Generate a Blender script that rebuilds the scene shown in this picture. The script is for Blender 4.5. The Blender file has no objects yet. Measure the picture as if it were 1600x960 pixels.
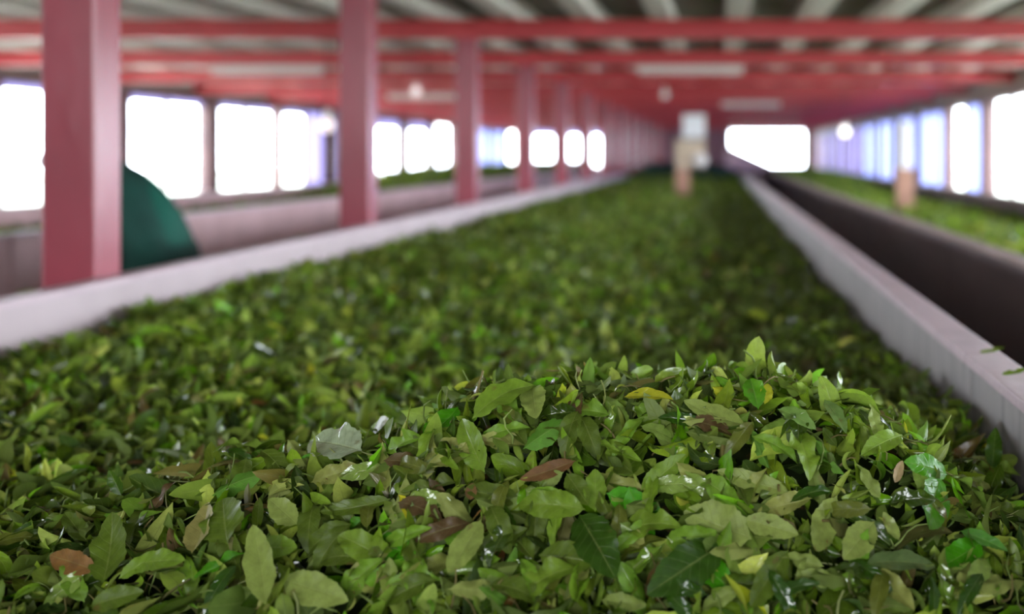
import bpy, bmesh, math, random
import numpy as np
from mathutils import Vector, Matrix

random.seed(7)
rng = np.random.default_rng(11)
scene = bpy.context.scene
C = scene.collection
PI = math.pi

# ------------------------------------------------------------------ camera
CAM = Vector((0.0, 0.0, 1.37))
FPX = 1600.0                                   # focal length in pixels of the 1600-wide frame
VPX, VPY = 1122.0, 240.0                       # where the troughs converge
cd = bpy.data.cameras.new('camera')
cam = bpy.data.objects.new('camera', cd); C.objects.link(cam)
cam.location = CAM; cam.rotation_euler = (PI / 2, 0, 0)
cd.sensor_width = 36.0; cd.lens = 36.0 * FPX / 1600.0
cd.shift_x = -(VPX - 800.0) / 1600.0
cd.shift_y = -(480.0 - VPY) / 1600.0
cd.clip_start = 0.02; cd.clip_end = 300
cd.dof.use_dof = True; cd.dof.focus_distance = 1.17; cd.dof.aperture_fstop = 2.0
scene.camera = cam

# ------------------------------------------------------------------ world, exposure
wd = bpy.data.worlds.new('sky'); scene.world = wd; wd.use_nodes = True
bg = wd.node_tree.nodes['Background']
bg.inputs['Color'].default_value = (0.92, 0.96, 1.0, 1)
bg.inputs['Strength'].default_value = 12.0
scene.view_settings.view_transform = 'Standard'
scene.view_settings.look = 'None'
scene.view_settings.gamma = 1.0
scene.view_settings.use_curve_mapping = False
scene.view_settings.exposure = 0.75
scene.cycles.max_bounces = 7
scene.cycles.diffuse_bounces = 5
scene.cycles.transparent_max_bounces = 10

def portal(name, loc, rot, sx, sy):
    ld = bpy.data.lights.new(name, 'AREA'); ld.shape = 'RECTANGLE'; ld.size = sx; ld.size_y = sy
    ld.cycles.is_portal = True
    o = bpy.data.objects.new(name, ld); C.objects.link(o); o.location = loc; o.rotation_euler = rot
    return o

# plan of the hall (metres, y runs away from the camera)
XL, XR, YB, YF = -6.88, 3.28, -3.0, 34.5
ZC = CAM.z
RIM = ZC - 0.33
WB, WT = ZC - 0.55, ZC + 0.74                # side window sill and head
WTR = ZC + 0.67
EB, ET = ZC - 0.50, ZC + 0.78                # end window sill and head
CEIL = ZC + 1.05

portal('window_light', (XL + .02, 15.75, (WB + WT) / 2), (0, -PI / 2, 0), WT - WB, 37.0)
portal('window_light', (XR - .02, 15.75, (WB + WTR) / 2), (0, PI / 2, 0), WTR - WB, 37.0)
portal('window_light', (-1.0, YB + .02, 2.05), (PI / 2, 0, 0), 6.6, .5)  # portal for the unseen opening added behind the camera

# ------------------------------------------------------------------ materials
def mat(name, col, rough=0.6, col2=None, nscale=6.0, bump=0.0, bscale=30.0, spec=0.5, stretch=(1, 1, 1), coords='Object', thr=(0.35, 0.7)):
    m = bpy.data.materials.new(name); m.use_nodes = True
    nt = m.node_tree; b = nt.nodes['Principled BSDF']
    b.inputs['Base Color'].default_value = (*col, 1)
    b.inputs['Roughness'].default_value = rough
    b.inputs['Specular IOR Level'].default_value = spec
    tc = nt.nodes.new('ShaderNodeTexCoord'); mp = nt.nodes.new('ShaderNodeMapping')
    mp.inputs['Scale'].default_value = stretch
    nt.links.new(tc.outputs[coords], mp.inputs['Vector'])
    if col2:
        n = nt.nodes.new('ShaderNodeTexNoise'); n.inputs['Scale'].default_value = nscale; n.inputs['Detail'].default_value = 6
        r = nt.nodes.new('ShaderNodeValToRGB')
        r.color_ramp.elements[0].position = thr[0]; r.color_ramp.elements[0].color = (*col, 1)
        r.color_ramp.elements[1].position = thr[1]; r.color_ramp.elements[1].color = (*col2, 1)
        nt.links.new(mp.outputs[0], n.inputs['Vector']); nt.links.new(n.outputs['Fac'], r.inputs[0])
        nt.links.new(r.outputs[0], b.inputs['Base Color'])
    if bump:
        n = nt.nodes.new('ShaderNodeTexNoise'); n.inputs['Scale'].default_value = bscale; n.inputs['Detail'].default_value = 5
        bp = nt.nodes.new('ShaderNodeBump'); bp.inputs['Strength'].default_value = bump; bp.inputs['Distance'].default_value = 0.01
        nt.links.new(mp.outputs[0], n.inputs['Vector']); nt.links.new(n.outputs['Fac'], bp.inputs['Height'])
        nt.links.new(bp.outputs[0], b.inputs['Normal'])
    return m

M = {}
M['red'] = mat('red_paint', (0.37, 0.042, 0.072), 0.36, (0.27, 0.028, 0.048), 5, 0.25, 25, stretch=(1, 1, .35))
M['beam'] = mat('red_beam_paint', (0.64, 0.062, 0.075), 0.45, (0.48, 0.048, 0.055), 3, 0.2, 20, stretch=(.3, 1, 1))
M['white_joist'] = mat('whitewashed_wood', (0.88, 0.85, 0.80), 0.6, (0.6, 0.55, 0.48), 3, 0.3, 20, stretch=(1, .2, 1))
M['boards'] = mat('dark_boards', (0.12, 0.125, 0.095), 0.7, (0.32, 0.31, 0.26), 3, 0.3, 20)
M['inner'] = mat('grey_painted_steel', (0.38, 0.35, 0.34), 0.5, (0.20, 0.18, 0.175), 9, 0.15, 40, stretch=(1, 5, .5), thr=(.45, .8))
M['inner_lit'] = mat('lit_side_pink_steel', (0.56, 0.46, 0.47), 0.5, (0.45, 0.36, 0.37), 3, 0.1, 30, thr=(.4, .8))  # same steel as the facing wall, smoother; paler pink paints the light it gets
M['rim'] = mat('rim_paint', (0.62, 0.49, 0.52), 0.45, (0.42, 0.33, 0.36), 7, 0.2, 40, thr=(.5, .85))
M['pinkwall'] = mat('pale_pink_paint', (0.72, 0.49, 0.50), 0.6, (0.58, 0.38, 0.38), 4, 0.15, 30)
M['brown'] = mat('dark_brown_timber', (0.060, 0.034, 0.032), 0.6, (0.09, 0.055, 0.05), 5, 0.3, 30, stretch=(1, .3, 1))
M['brownrim'] = mat('worn_brown_rim', (0.33, 0.23, 0.20), 0.6, (0.2, 0.14, 0.12), 5, 0.3, 30)
M['plinth'] = mat('dark_plinth', (0.05, 0.045, 0.045), 0.8)
M['mesh'] = mat('woven_mesh', (0.12, 0.13, 0.10), 0.8, (0.2, 0.2, 0.17), 90)
M['floor'] = mat('worn_concrete', (0.10, 0.085, 0.085), 0.55, (0.17, 0.15, 0.14), 2.5, 0.2, 20)
M['wall'] = mat('dull_brown_wall', (0.20, 0.14, 0.12), 0.8, (0.28, 0.21, 0.18), 3, 0.2, 10)
M['endwall'] = mat('maroon_boarding', (0.22, 0.10, 0.10), 0.7, (0.34, 0.22, 0.25), 5, 0.2, 10, stretch=(3, 1, .25))
M['frame'] = mat('dark_window_timber', (0.085, 0.035, 0.035), 0.5, (0.14, 0.06, 0.055), 6, 0.2, 30)
M['ground'] = mat('outdoor_ground', (0.42, 0.42, 0.36), 0.9, (0.3, 0.34, 0.25), 0.6)
M['batten'] = mat('white_enamel', (0.75, 0.72, 0.70), 0.4)
M['metal'] = mat('dull_metal', (0.4, 0.4, 0.4), 0.4); M['metal'].node_tree.nodes['Principled BSDF'].inputs['Metallic'].default_value = 1
M['stake'] = mat('pinkish_wood', (0.50, 0.27, 0.19), 0.7, (0.38, 0.2, 0.14), 8, 0.3, 30)
M['beige'] = mat('beige_board', (0.62, 0.50, 0.36), 0.7, (0.5, 0.38, 0.3), 8)
M['card'] = mat('white_card', (0.88, 0.88, 0.92), 0.6)
M['cord'] = mat('black_flex', (0.03, 0.03, 0.03), 0.6)
M['cloth'] = mat('green_cloth', (0.0, 0.055, 0.038), 0.8, (0.0, 0.036, 0.026), 6, 0.3, 60)
M['cloth2'] = mat('lighter_green_cloth', (0.0, 0.10, 0.066), 0.75, (0.0, 0.075, 0.05), 6, 0.3, 60)
M['tarp'] = mat('dark_green_tarpaulin', (0.010, 0.05, 0.035), 0.8, (0.008, 0.035, 0.028), 6, 0.2, 60)
M['skin'] = mat('skin', (0.22, 0.11, 0.07), 0.5)
M['hair'] = mat('black_hair', (0.015, 0.012, 0.012), 0.4)

for k_ in ('red', 'beam'):
    b_ = M[k_].node_tree.nodes['Principled BSDF']; b_.inputs['Coat Weight'].default_value = .7 if k_ == 'red' else .3; b_.inputs['Coat Roughness'].default_value = .28

def emis(name, col, s):
    m = bpy.data.materials.new(name); m.use_nodes = True; nt = m.node_tree
    b = nt.nodes['Principled BSDF']; b.inputs['Base Color'].default_value = (*col, 1)
    b.inputs['Emission Color'].default_value = (*col, 1); b.inputs['Emission Strength'].default_value = s
    return m
M['lit'] = emis('lit_bulb', (1.0, 0.93, 0.92), 2.2)
M['dim'] = emis('dim_bulb', (1.0, 0.85, 0.85), 0.5)
M['tube'] = mat('unlit_tube_glass', (0.85, 0.83, 0.82), 0.25)

def glass(name, tcol, trans, dcol):
    """thin frosted pane: partly see-through, partly translucent"""
    m = bpy.data.materials.new(name); m.use_nodes = True; nt = m.node_tree; nt.nodes.clear()
    o = nt.nodes.new('ShaderNodeOutputMaterial'); mx = nt.nodes.new('ShaderNodeMixShader'); mx.inputs[0].default_value = 1 - trans
    t = nt.nodes.new('ShaderNodeBsdfTransparent'); t.inputs[0].default_value = (*tcol, 1)
    d = nt.nodes.new('ShaderNodeBsdfTranslucent'); d.inputs[0].default_value = (*dcol, 1)
    nt.links.new(t.outputs[0], mx.inputs[1]); nt.links.new(d.outputs[0], mx.inputs[2]); nt.links.new(mx.outputs[0], o.inputs[0])
    return m
M['clear'] = glass('clear_pane', (0.95, 0.97, 1.0), 0.97, (0.8, 0.85, 0.9))
M['frost'] = glass('bluish_frosted_pane', (0.6, 0.66, 0.9), 0.06, (0.33, 0.36, 0.56))
M['frost2'] = glass('lavender_dusty_pane', (0.55, 0.55, 0.75), 0.02, (0.30, 0.28, 0.42))

# ------------------------------------------------------------------ object helpers
def link(name, me, m=None, parent=None):
    o = bpy.data.objects.new(name, me); C.objects.link(o)
    if m is not None: me.materials.append(m)
    if parent is not None: o.parent = parent
    return o

def tag(o, label=None, cat=None, group=None, kind=None):
    if label: o['label'] = label
    if cat: o['category'] = cat
    if group: o['group'] = group
    if kind: o['kind'] = kind
    return o

def empty(name, loc, label=None, cat=None, group=None, kind=None):
    o = bpy.data.objects.new(name, None); C.objects.link(o); o.location = loc
    o.empty_display_size = 0.1
    return tag(o, label, cat, group, kind)

def bx(bm, x0, x1, y0, y1, z0, z1, bev=0.0):
    r = bmesh.ops.create_cube(bm, size=1.0)
    vs = r['verts']
    for v in vs:
        v.co = Vector(((x0 + x1) / 2 + v.co.x * (x1 - x0), (y0 + y1) / 2 + v.co.y * (y1 - y0), (z0 + z1) / 2 + v.co.z * (z1 - z0)))
    if bev > 0:
        es = list({e for v in vs for e in v.link_edges})
        bmesh.ops.bevel(bm, geom=es, offset=bev, segments=2, affect='EDGES', profile=0.6)

def boxes(name, lst, m, parent=None, bev=0.004, off=(0, 0, 0)):
    """one mesh made of boxes given in world coordinates; off = parent's location"""
    bm = bmesh.new()
    for b in lst:
        bx(bm, b[0] - off[0], b[1] - off[0], b[2] - off[1], b[3] - off[1], b[4] - off[2], b[5] - off[2], bev)
    me = bpy.data.meshes.new(name); bm.to_mesh(me); bm.free()
    return link(name, me, m, parent)

def lathe(name, prof, m, parent=None, loc=(0, 0, 0), seg=20, axis='Z'):
    bm = bmesh.new(); rings = []
    for r, z in prof:
        ring = []
        for i in range(seg):
            a = 2 * PI * i / seg
            p = (r * math.cos(a), r * math.sin(a), z)
            if axis == 'Y': p = (p[0], z, p[1])
            if axis == 'X': p = (z, p[0], p[1])
            ring.append(bm.verts.new((p[0] + loc[0], p[1] + loc[1], p[2] + loc[2])))
        rings.append(ring)
    for a, b in zip(rings, rings[1:]):
        for i in range(seg):
            bm.faces.new((a[i], a[(i + 1) % seg], b[(i + 1) % seg], b[i]))
    bm.faces.new(rings[0]); bm.faces.new(list(reversed(rings[-1])))
    bmesh.ops.recalc_face_normals(bm, faces=bm.faces)
    for f in bm.faces: f.smooth = True
    me = bpy.data.meshes.new(name); bm.to_mesh(me); bm.free()
    return link(name, me, m, parent)

ORD = ['first', 'second', 'third', 'fourth', 'fifth', 'sixth', 'seventh', 'eighth', 'ninth', 'tenth', 'eleventh', 'twelfth',
       'thirteenth', 'fourteenth', 'fifteenth', 'sixteenth', 'seventeenth', 'eighteenth', 'nineteenth', 'twentieth', 'twenty-first', 'twenty-second', 'twenty-third']

# ------------------------------------------------------------------ the hall
tag(boxes('floor', [(XL - .3, XR + .2, YB - .2, YF + .2, -.1, 0)], M['floor'], bev=0), 'dark worn concrete floor between the troughs', 'floor', kind='structure')
tag(boxes('ground', [(-60, 60, -40, 90, -.45, -.12)], M['ground'], bev=0), 'pale open ground outside the windows', 'ground', kind='structure')
tag(boxes('ceiling', [(XL - .3, XR + .2, YB - .2, YF + .2, CEIL, CEIL + .12)], M['boards'], bev=0), 'dark boarded ceiling above the whitewashed joists', 'ceiling', kind='structure')

T = .12
tag(boxes('wall_left', [(XL - T, XL, YB, YF, 0, WB), (XL - T, XL, YB, YF, WT, CEIL),
                        (XL - T, XL, YB, 1.05, WB, WT)], M['wall'], bev=0),
    'dull brown wall with the row of bright windows along the far aisle', 'wall', kind='structure')
tag(boxes('wall_right', [(XR, XR + T, YB, YF, 0, WB), (XR, XR + T, YB, YF, WTR, CEIL), (XR, XR + T, YB, -.24, WB, WTR), (XR, XR + T, 34.0, YF, WB, WTR)], M['wall'], bev=0),
    'brown wall with tall bluish windows behind the narrow trough', 'wall', kind='structure')
e0, e1, f0, f1 = -6.4, -3.8, 0.39, 2.93
tag(boxes('wall_back', [(XL, XR, YF, YF + T, 0, EB), (XL, XR, YF, YF + T, ET, CEIL), (XL, e0, YF, YF + T, EB, ET),
                        (e1, f0, YF, YF + T, EB, ET), (f1, XR, YF, YF + T, EB, ET)], M['endwall'], bev=0),
    'maroon boarded end wall with small bright windows', 'wall', kind='structure')
tag(boxes('wall_front', [(XL, XR, YB - T, YB, 0, 1.8), (XL, XR, YB - T, YB, 2.3, CEIL), (XL, -4.3, YB - T, YB, 1.8, 2.3), (2.3, XR, YB - T, YB, 1.8, 2.3)], M['wall'], bev=0),  # unseen opening, added and sized for its light on the mound
    'wall behind the camera with a wide open window band added to light the mound', 'wall', kind='structure')

nwin = 0
def side_window(X, y0, y1, inward, pane, mull=.05, post=.10, transom=None):
    """timber window between two uprights; inward = +1 when the hall lies towards +x"""
    global nwin; nwin += 1
    xa, xb = (X - T, X + .03) if inward > 0 else (X - .03, X + T)
    off = ((xa + xb) / 2, (y0 + y1) / 2, WB)
    WT = globals()['WT'] if inward > 0 else WTR
    e = empty('window_%d' % nwin, off, kind='structure')
    fr = boxes('window_frame', [(xa, xb, y0 - post / 2, y0 + post / 2, WB - .02, WT + .02), (xa, xb, y0 + post / 2, y1 - post / 2, WB - .02, WB + .03),
                           (xa, xb, y0 + post / 2, y1 - post / 2, WT - .04, WT + .02),
                           (xa + .04, xb - .06, (y0 + y1) / 2 - .015, (y0 + y1) / 2 + .015, WB + .03, WT - .04)], M['frame'], e, .003, off)
    xm = X - T * .5 if inward > 0 else X + T * .5
    a, b = WB + .03, WT - .04
    if transom:
        boxes('pane', [(xm - .003, xm + .003, y0 + post / 2, y1 - post / 2, transom, b)], M['frost2'], fr, 0, off)
        b = transom
    ym = (y0 + y1) / 2
    for q0, q1, pm in ((y0 + post / 2, ym - .015, pane[0]), (ym + .015, y1 - post / 2, pane[1])):
        boxes('pane', [(xm - .003, xm + .003, q0, q1, a, b)], M[pm], fr, 0, off)

yl = [11.78 + 2.146 * i for i in range(-5, 12)]
for i in range(len(yl) - 1):
    k = i - 5
    pane = {2: ('clear', 'frost2'), 3: ('frost2', 'clear'), 7: ('clear', 'frost'), 8: ('frost', 'frost'), 9: ('frost', 'frost')}.get(k, ('clear', 'clear'))
    side_window(XL, yl[i], min(yl[i + 1], YF - .05), 1, pane, transom=WT - .22 if k in (4, 5) else (WT - .12 if k < 3 else None), post=.16 if k == 2 else (.36 if k < 2 else .55))
yr = [12.6 + 2.14 * i for i in range(-6, 11)]
for i in range(len(yr) - 1):
    k = i - 6
    pane = ('clear', 'clear') if k < 0 else (('frost', 'clear') if k == 0 else ('frost', 'frost') if k < 5 else ('frost2', 'frost2'))
    side_window(XR, yr[i], min(yr[i + 1], YF - .05), -1, pane, post=.3)
def end_window(x0, x1, n, frosted, transom):
    global nwin
    w = (x1 - x0) / n
    for i in range(n):
        nwin += 1
        a, b = x0 + i * w, x0 + (i + 1) * w
        off = ((a + b) / 2, YF + T / 2, EB)
        e = empty('window_%d' % nwin, off, kind='structure')
        fr = boxes('window_frame', [(a, a + .035, YF - .02, YF + T, EB, ET), (b - .035, b, YF - .02, YF + T, EB, ET),
                               (a + .035, b - .035, YF - .02, YF + T, EB, EB + .03), (a + .035, b - .035, YF - .02, YF + T, ET - .03, ET)], M['frame'], e, .003, off)
        tz = ET - .03
        if transom:
            tz = ET - .20
            boxes('pane', [(a + .035, b - .035, YF + .05, YF + .056, tz, ET - .03)], M['frost2'], fr, 0, off)
        boxes('pane', [(a + .035, b - .035, YF + .05, YF + .056, EB + .03, tz)], M['frost' if i in frosted else 'clear'], fr, 0, off)
end_window(e0, e1, 3, (), True)
end_window(f0, f1, 1, (), False)

# red cross beams, posts
S, Y1 = 2.14, 2.72
BB, BT = ZC + .79, ZC + .92
PX0, PX1 = -1.80, -1.655
beam_place = ['just overhead of the nearest post', 'on the second post', 'first in full view under the joists', 'second in full view behind the tube lamps',
              'third in view, beyond the tube lamps', 'fourth in view over the trough', 'fifth in view over the trough', 'sixth in view, dim, over the trough',
              'seventh in view over the trough', 'eighth in view over the trough']
for k in range(15):
    y = Y1 + S * k
    x0 = XL
    off = (0, y + .06, BB)
    b = boxes('cross_beam', [(x0, XR, y + .01, y + .11, BB, BT)], M['beam'], None, .004, (0, y + .06, BB)); b.location = off
    tag(b, 'red painted cross beam, ' + (beam_place + ['hazy and distant, number %s counted from the camera' % ORD[q] for q in range(10, 15)])[k], 'beam', 'red cross beams under the ceiling')
for k in range(15):
    y = Y1 + S * k
    off = (-1.7275, y + .06, 0)
    o = boxes('wooden_post', [(PX0, PX1, y, y + .12, 0, BB)], M['red'], None, .008, off); o.location = off
    lab = ['broad red post nearest the camera, beside the green-clad worker', 'red post, second from the camera along the trough edge'][k] if k < 2 else \
        'red post, %s from the camera along the trough edge' % ORD[k]
    tag(o, lab, 'post', 'red posts along the trough')
# whitewashed joists running away from the camera
js = [.13 + .52 * n for n in range(-15, 8) if XL < .13 + .52 * n < XR]
js.sort(reverse=True)
for i, x in enumerate(js):
    y0 = YB
    off = (x, (y0 + YF) / 2, BT)
    o = boxes('ceiling_joist', [(x - .075, x + .075, y0, YF, BT, CEIL)], M['white_joist'], None, .004, off); o.location = off
    tag(o, 'whitewashed ceiling joist, %s from the wall of tall bluish windows' % ORD[i], 'joist', 'whitewashed joists under the ceiling')

# ------------------------------------------------------------------ troughs
def trough(x0, x1, y0, y1, mats, label, panel=2.4, th=.055, lean=0.0):
    """open withering trough: outer faces x0..x1, rim at RIM"""
    off = ((x0 + x1) / 2, y0, 0)
    t = empty('withering_trough', off, label, 'trough')
    n = max(1, int(round((y1 - y0) / panel)))
    w = (y1 - y0) / n
    for side in (0, 1):
        xa, xb = (x0, x0 + th) if side == 0 else (x1 - th, x1)
        segs = [(xa + .006, xb - .006, y0 + i * w + .003, y0 + (i + 1) * w - .003, .30, RIM - .018) for i in range(n)]
        boxes('side_wall', segs, mats[side], t, .003, off)
        caps = [(xa - .004, xb + .004, y0 + i * w + .002, y0 + (i + 1) * w - .002, RIM - .018, RIM) for i in range(n)]
        boxes('rim_cap', caps, mats[2], t, .003, off)
    for ya, yb in ((y0, y0 + th), (y1 - th, y1)):
        boxes('end_board', [(x0 + th, x1 - th, ya, yb, .30, RIM)], mats[3], t, .003, off)
    boxes('mesh_floor', [(x0 + th, x1 - th, y0 + th, y1 - th, .62, .64)], M['mesh'], t, 0, off)
    boxes('plinth', [(x0 + .05, x1 - .05, y0 + .05, y1 - .05, 0, .30)], M['plinth'], t, .004, off)
    return t
trough(-1.645, .466, -.7, 20.8, (M['inner_lit'], M['inner'], M['rim'], M['inner']), 'wide grey-walled withering trough filled with tea leaves')
trough(.93, 2.26, -.7, 26, (M['brown'], M['brown'], M['brownrim'], M['brown']), 'dark brown withering trough below the tall bluish windows')
trough(-4.45, -2.9, -.7, 26, (M['pinkwall'], M['pinkwall'], M['rim'], M['pinkwall']), 'pale pink withering trough across the aisle, behind the red posts')

# sloping air duct at the end
off = (.76, 21.2, 0)
bm = bmesh.new()
pts = [(.18, 0), (1.38, 0), (1.38, RIM - .05), (.18, ZC + .17)]
vs = [[bm.verts.new((x - off[0], y - off[1], z)) for x, z in pts] for y in (20.85, 21.7)]
for i in range(4): bm.faces.new((vs[0][i], vs[0][(i + 1) % 4], vs[1][(i + 1) % 4], vs[1][i]))
bm.faces.new(vs[0]); bm.faces.new(list(reversed(vs[1]))); bmesh.ops.recalc_face_normals(bm, faces=bm.faces)
bmesh.ops.bevel(bm, geom=list(bm.edges), offset=.01, segments=2, affect='EDGES')
me = bpy.data.meshes.new('air_duct'); bm.to_mesh(me); bm.free()
o = link('air_duct', me, M['pinkwall']); o.location = off
tag(o, 'pinkish air duct with sloping top at the far end of the leaf trough', 'duct')

# ------------------------------------------------------------------ leaf beds
NO = [(rng.uniform(0, 2 * PI), rng.uniform(0, 2 * PI), rng.uniform(0, 2 * PI)) for _ in range(10)]
def noise(x, y, sc):
    v = 0
    for i, (a, p, q) in enumerate(NO):
        f = sc * (1 + .37 * i)
        v = v + np.sin(f * (x * np.cos(a) + y * np.sin(a)) + p) / (1 + .35 * i)
    return v / 3.0
RX = np.array([-1.6, -.95, -.877, -.76, -.564, -.46, -.377, -.335, -.30, -.18, 0.0, .06, .20, .25, .29, .335, .40, .46])
RZ = np.array([.89, .89, .90, .935, .978, 1.0, 1.02, 1.055, 1.078, 1.082, 1.083, 1.088, 1.05, 1.015, .975, .935, .92, .92])
def base_h(x, y):
    x = np.asarray(x, float); y = np.asarray(y, float)
    s = np.clip((x + 1.6) / 2.0, 0, 1)
    h = .915 - .055 * s ** 2
    h = h + .09 * np.clip(s - .7, 0, 1) * 3 * np.exp(-((y - 1.7) / .8) ** 2)     # leaves pushed up the wall near the camera
    h = h + .022 * noise(x, y, 4.5) + .017 * noise(x + 3, y + 9, 15)
    h = h + .06 * np.clip((y - 16.5) / 2.5, 0, 1)
    return h
def mound_h(x, y):
    b = base_h(x, y)
    r = np.interp(x, RX, RZ)
    w = np.where(y < 1.25, .185, .20)
    p = np.exp(-np.abs((y - 1.25) / w) ** 2.3)
    return b + np.maximum(r - b, 0) * p + .012 * p * noise(x + 5, y, 17)
HF = mound_h

def normal_of(fn, x, y, e=.02):
    dx = (fn(x + e, y) - fn(x - e, y)) / (2 * e); dy = (fn(x, y + e) - fn(x, y - e)) / (2 * e)
    n = np.stack([-dx, -dy, np.ones_like(dx)], -1)
    return n / np.linalg.norm(n, axis=-1, keepdims=True)

PAL = np.array([(.092, .145, .012), (.155, .225, .024), (.036, .070, .007), (.23, .29, .060), (.11, .27, .006), (.020, .040, .006), (.32, .37, .11),
                (.12, .055, .022), (.38, .38, .03), (.07, .042, .02)])
PW = np.array([.21, .20, .17, .10, .07, .13, .055, .025, .008, .045]); PW = PW / PW.sum(); PAL = PAL * np.array([1.48, 1.52, .95])

def leaf_arrays(N, nl, nw, Ls, base, nrm, head=None, tilt=.6, curl=1.0, wr=(.25, .44), cols=None, stretch_dir=None):
    """N leaves as (verts, faces, uv, col). base = petiole point or centre on the heap, nrm = unit normals"""
    s = np.linspace(0, 1, nl + 1); t = np.linspace(-1, 1, nw + 1)
    prof = np.clip(s - .05, 0, 1) ** .62 * (1 - s) ** .72
    prof = prof / prof.max()
    prof = np.maximum(prof, np.where(s < .12, .035, 0.0))
    prof[-1] = .004
    L = Ls[:, None, None]
    W = (Ls * rng.uniform(wr[0], wr[1], N) * .5)[:, None, None]
    kap = rng.normal(0, 1.15, N)[:, None, None] * curl
    cup = rng.normal(.4, .5, N)[:, None, None] * curl
    tw = rng.normal(0, .8, N)[:, None, None] * curl
    ph = rng.uniform(0, 6.28, N)[:, None, None]; wf = rng.uniform(4, 11, N)[:, None, None]; wa = rng.uniform(.0, .30, N)[:, None, None] * curl
    side = rng.normal(0, .25, N)[:, None, None]
    S_ = s[None, :, None]; T_ = t[None, None, :]
    ang = kap * (S_ - .3)
    # integrate the spine
    ds = 1.0 / nl
    yy = np.cumsum(np.cos(ang), 1) * ds; zz = np.cumsum(np.sin(ang), 1) * ds
    yy = yy - yy[:, :1]; zz = zz - zz[:, :1]
    yy = yy * L; zz = zz * L
    w = prof[None, :, None] * W
    tooth = 1 + .035 * np.sin(S_ * 60 + ph) * (np.abs(T_) > .99) * (nl > 9)
    xl = T_ * w * np.cos(cup) * tooth
    zl = np.abs(T_) * w * np.sin(cup) + wa * w * np.sin(wf * S_ + ph) * T_ ** 2 + wa * .6 * w * np.sin(wf * 1.7 * S_ - ph) * T_
    a2 = tw * (S_ - .2) * 1.4
    X = xl * np.cos(a2) - zl * np.sin(a2) + side * L * S_ ** 2 * .5
    Z0 = xl * np.sin(a2) + zl * np.cos(a2)
    Yv = yy - Z0 * np.sin(ang); Zv = zz + Z0 * np.cos(ang)
    P = np.stack([X + 0 * Yv, Yv + 0 * X, Zv + 0 * X], -1)                    # N,nl+1,nw+1,3
    # frame
    n = nrm + rng.normal(0, tilt, (N, 3)) * np.array([1, 1, .5])
    n /= np.linalg.norm(n, axis=1, keepdims=True)
    flip = rng.uniform(0, 1, N) < .3
    if head is None:
        h = rng.normal(0, 1, (N, 3))
    else: h = head; flip[:] = False; n = nrm / np.linalg.norm(nrm, axis=1, keepdims=True)
    h = h - n * (h * n).sum(1, keepdims=True); h /= np.linalg.norm(h, axis=1, keepdims=True)
    n = np.where(flip[:, None], -n, n)
    r = np.cross(h, n)
    R = np.stack([r, h, n], 1)                                               # rows
    cen = P[:, (nl + 1) // 2, nw // 2][:, None, None, :] if head is None else 0
    Q = np.einsum('nijk,nkl->nijl', P - cen, R) + base[:, None, None, :]
    nv = (nl + 1) * (nw + 1)
    V = Q.reshape(-1, 3)
    i, j = np.meshgrid(np.arange(nl), np.arange(nw), indexing='ij')
    q = np.stack([i * (nw + 1) + j, i * (nw + 1) + j + 1, (i + 1) * (nw + 1) + j + 1, (i + 1) * (nw + 1) + j], -1).reshape(-1, 4)
    F = (q[None] + (np.arange(N) * nv)[:, None, None]).reshape(-1, 4)
    uv = np.stack(np.broadcast_arrays(T_ * .5 + .5 + 0 * S_, S_ + 0 * T_), -1).reshape(-1, 2)
    UV = np.tile(uv, (N, 1))
    if cols is None:
        ci = rng.choice(len(PAL), N, p=PW)
        cols = PAL[ci] * rng.uniform(.5, 1.3, (N, 1)) * rng.uniform(.9, 1.1, (N, 3))
    COL = np.repeat(np.concatenate([cols, rng.uniform(0, 1, (N, 1))], 1), nv, 0)
    return V, F, UV, COL

def stem_arrays(N, Ls, rad, base, nrm, head=None, cols=None):
    ns, nc = 6, 5
    n = nrm + rng.normal(0, .5, (N, 3)); n /= np.linalg.norm(n, axis=1, keepdims=True)
    h = rng.normal(0, 1, (N, 3)) if head is None else head
    h = h / np.linalg.norm(h, axis=1, keepdims=True)
    r = np.cross(h, n); r /= np.linalg.norm(r, axis=1, keepdims=True); u = np.cross(r, h)
    s = np.linspace(0, 1, ns)
    b1 = rng.normal(0, .16, N); b2 = rng.normal(0, .10, N)
    V = np.zeros((N, ns, nc, 3))
    for k in range(ns):
        c = base + h * (Ls * (s[k] - (0 if head is not None else .5)))[:, None] + r * (Ls * b1 * np.sin(PI * s[k]))[:, None] + u * (Ls * b2 * np.sin(2 * PI * s[k]))[:, None]
        rr = rad * (1.25 - .55 * s[k]) * (1 + .35 * (k in (2, 4)))
        for j in range(nc):
            a = 2 * PI * j / nc
            V[:, k, j] = c + (r * math.cos(a) + u * math.sin(a)) * rr[:, None]
    nv = ns * nc
    q = []
    for k in range(ns - 1):
        for j in range(nc):
            q.append((k * nc + j, k * nc + (j + 1) % nc, (k + 1) * nc + (j + 1) % nc, (k + 1) * nc + j))
    q = np.array(q)
    F = (q[None] + (np.arange(N) * nv)[:, None, None]).reshape(-1, 4)
    UV = np.full((N * nv, 2), .25)
    if cols is None:
        pick = np.array([(.25, .33, .09), (.17, .24, .05), (.22, .12, .06), (.36, .38, .16), (.10, .06, .035)])
        cols = pick[rng.choice(5, N, p=[.3, .25, .2, .15, .1])]
    COL = np.repeat(np.concatenate([cols, np.ones((N, 1)) * .5], 1), nv, 0)
    return V.reshape(-1, 3), F, UV, COL

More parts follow.
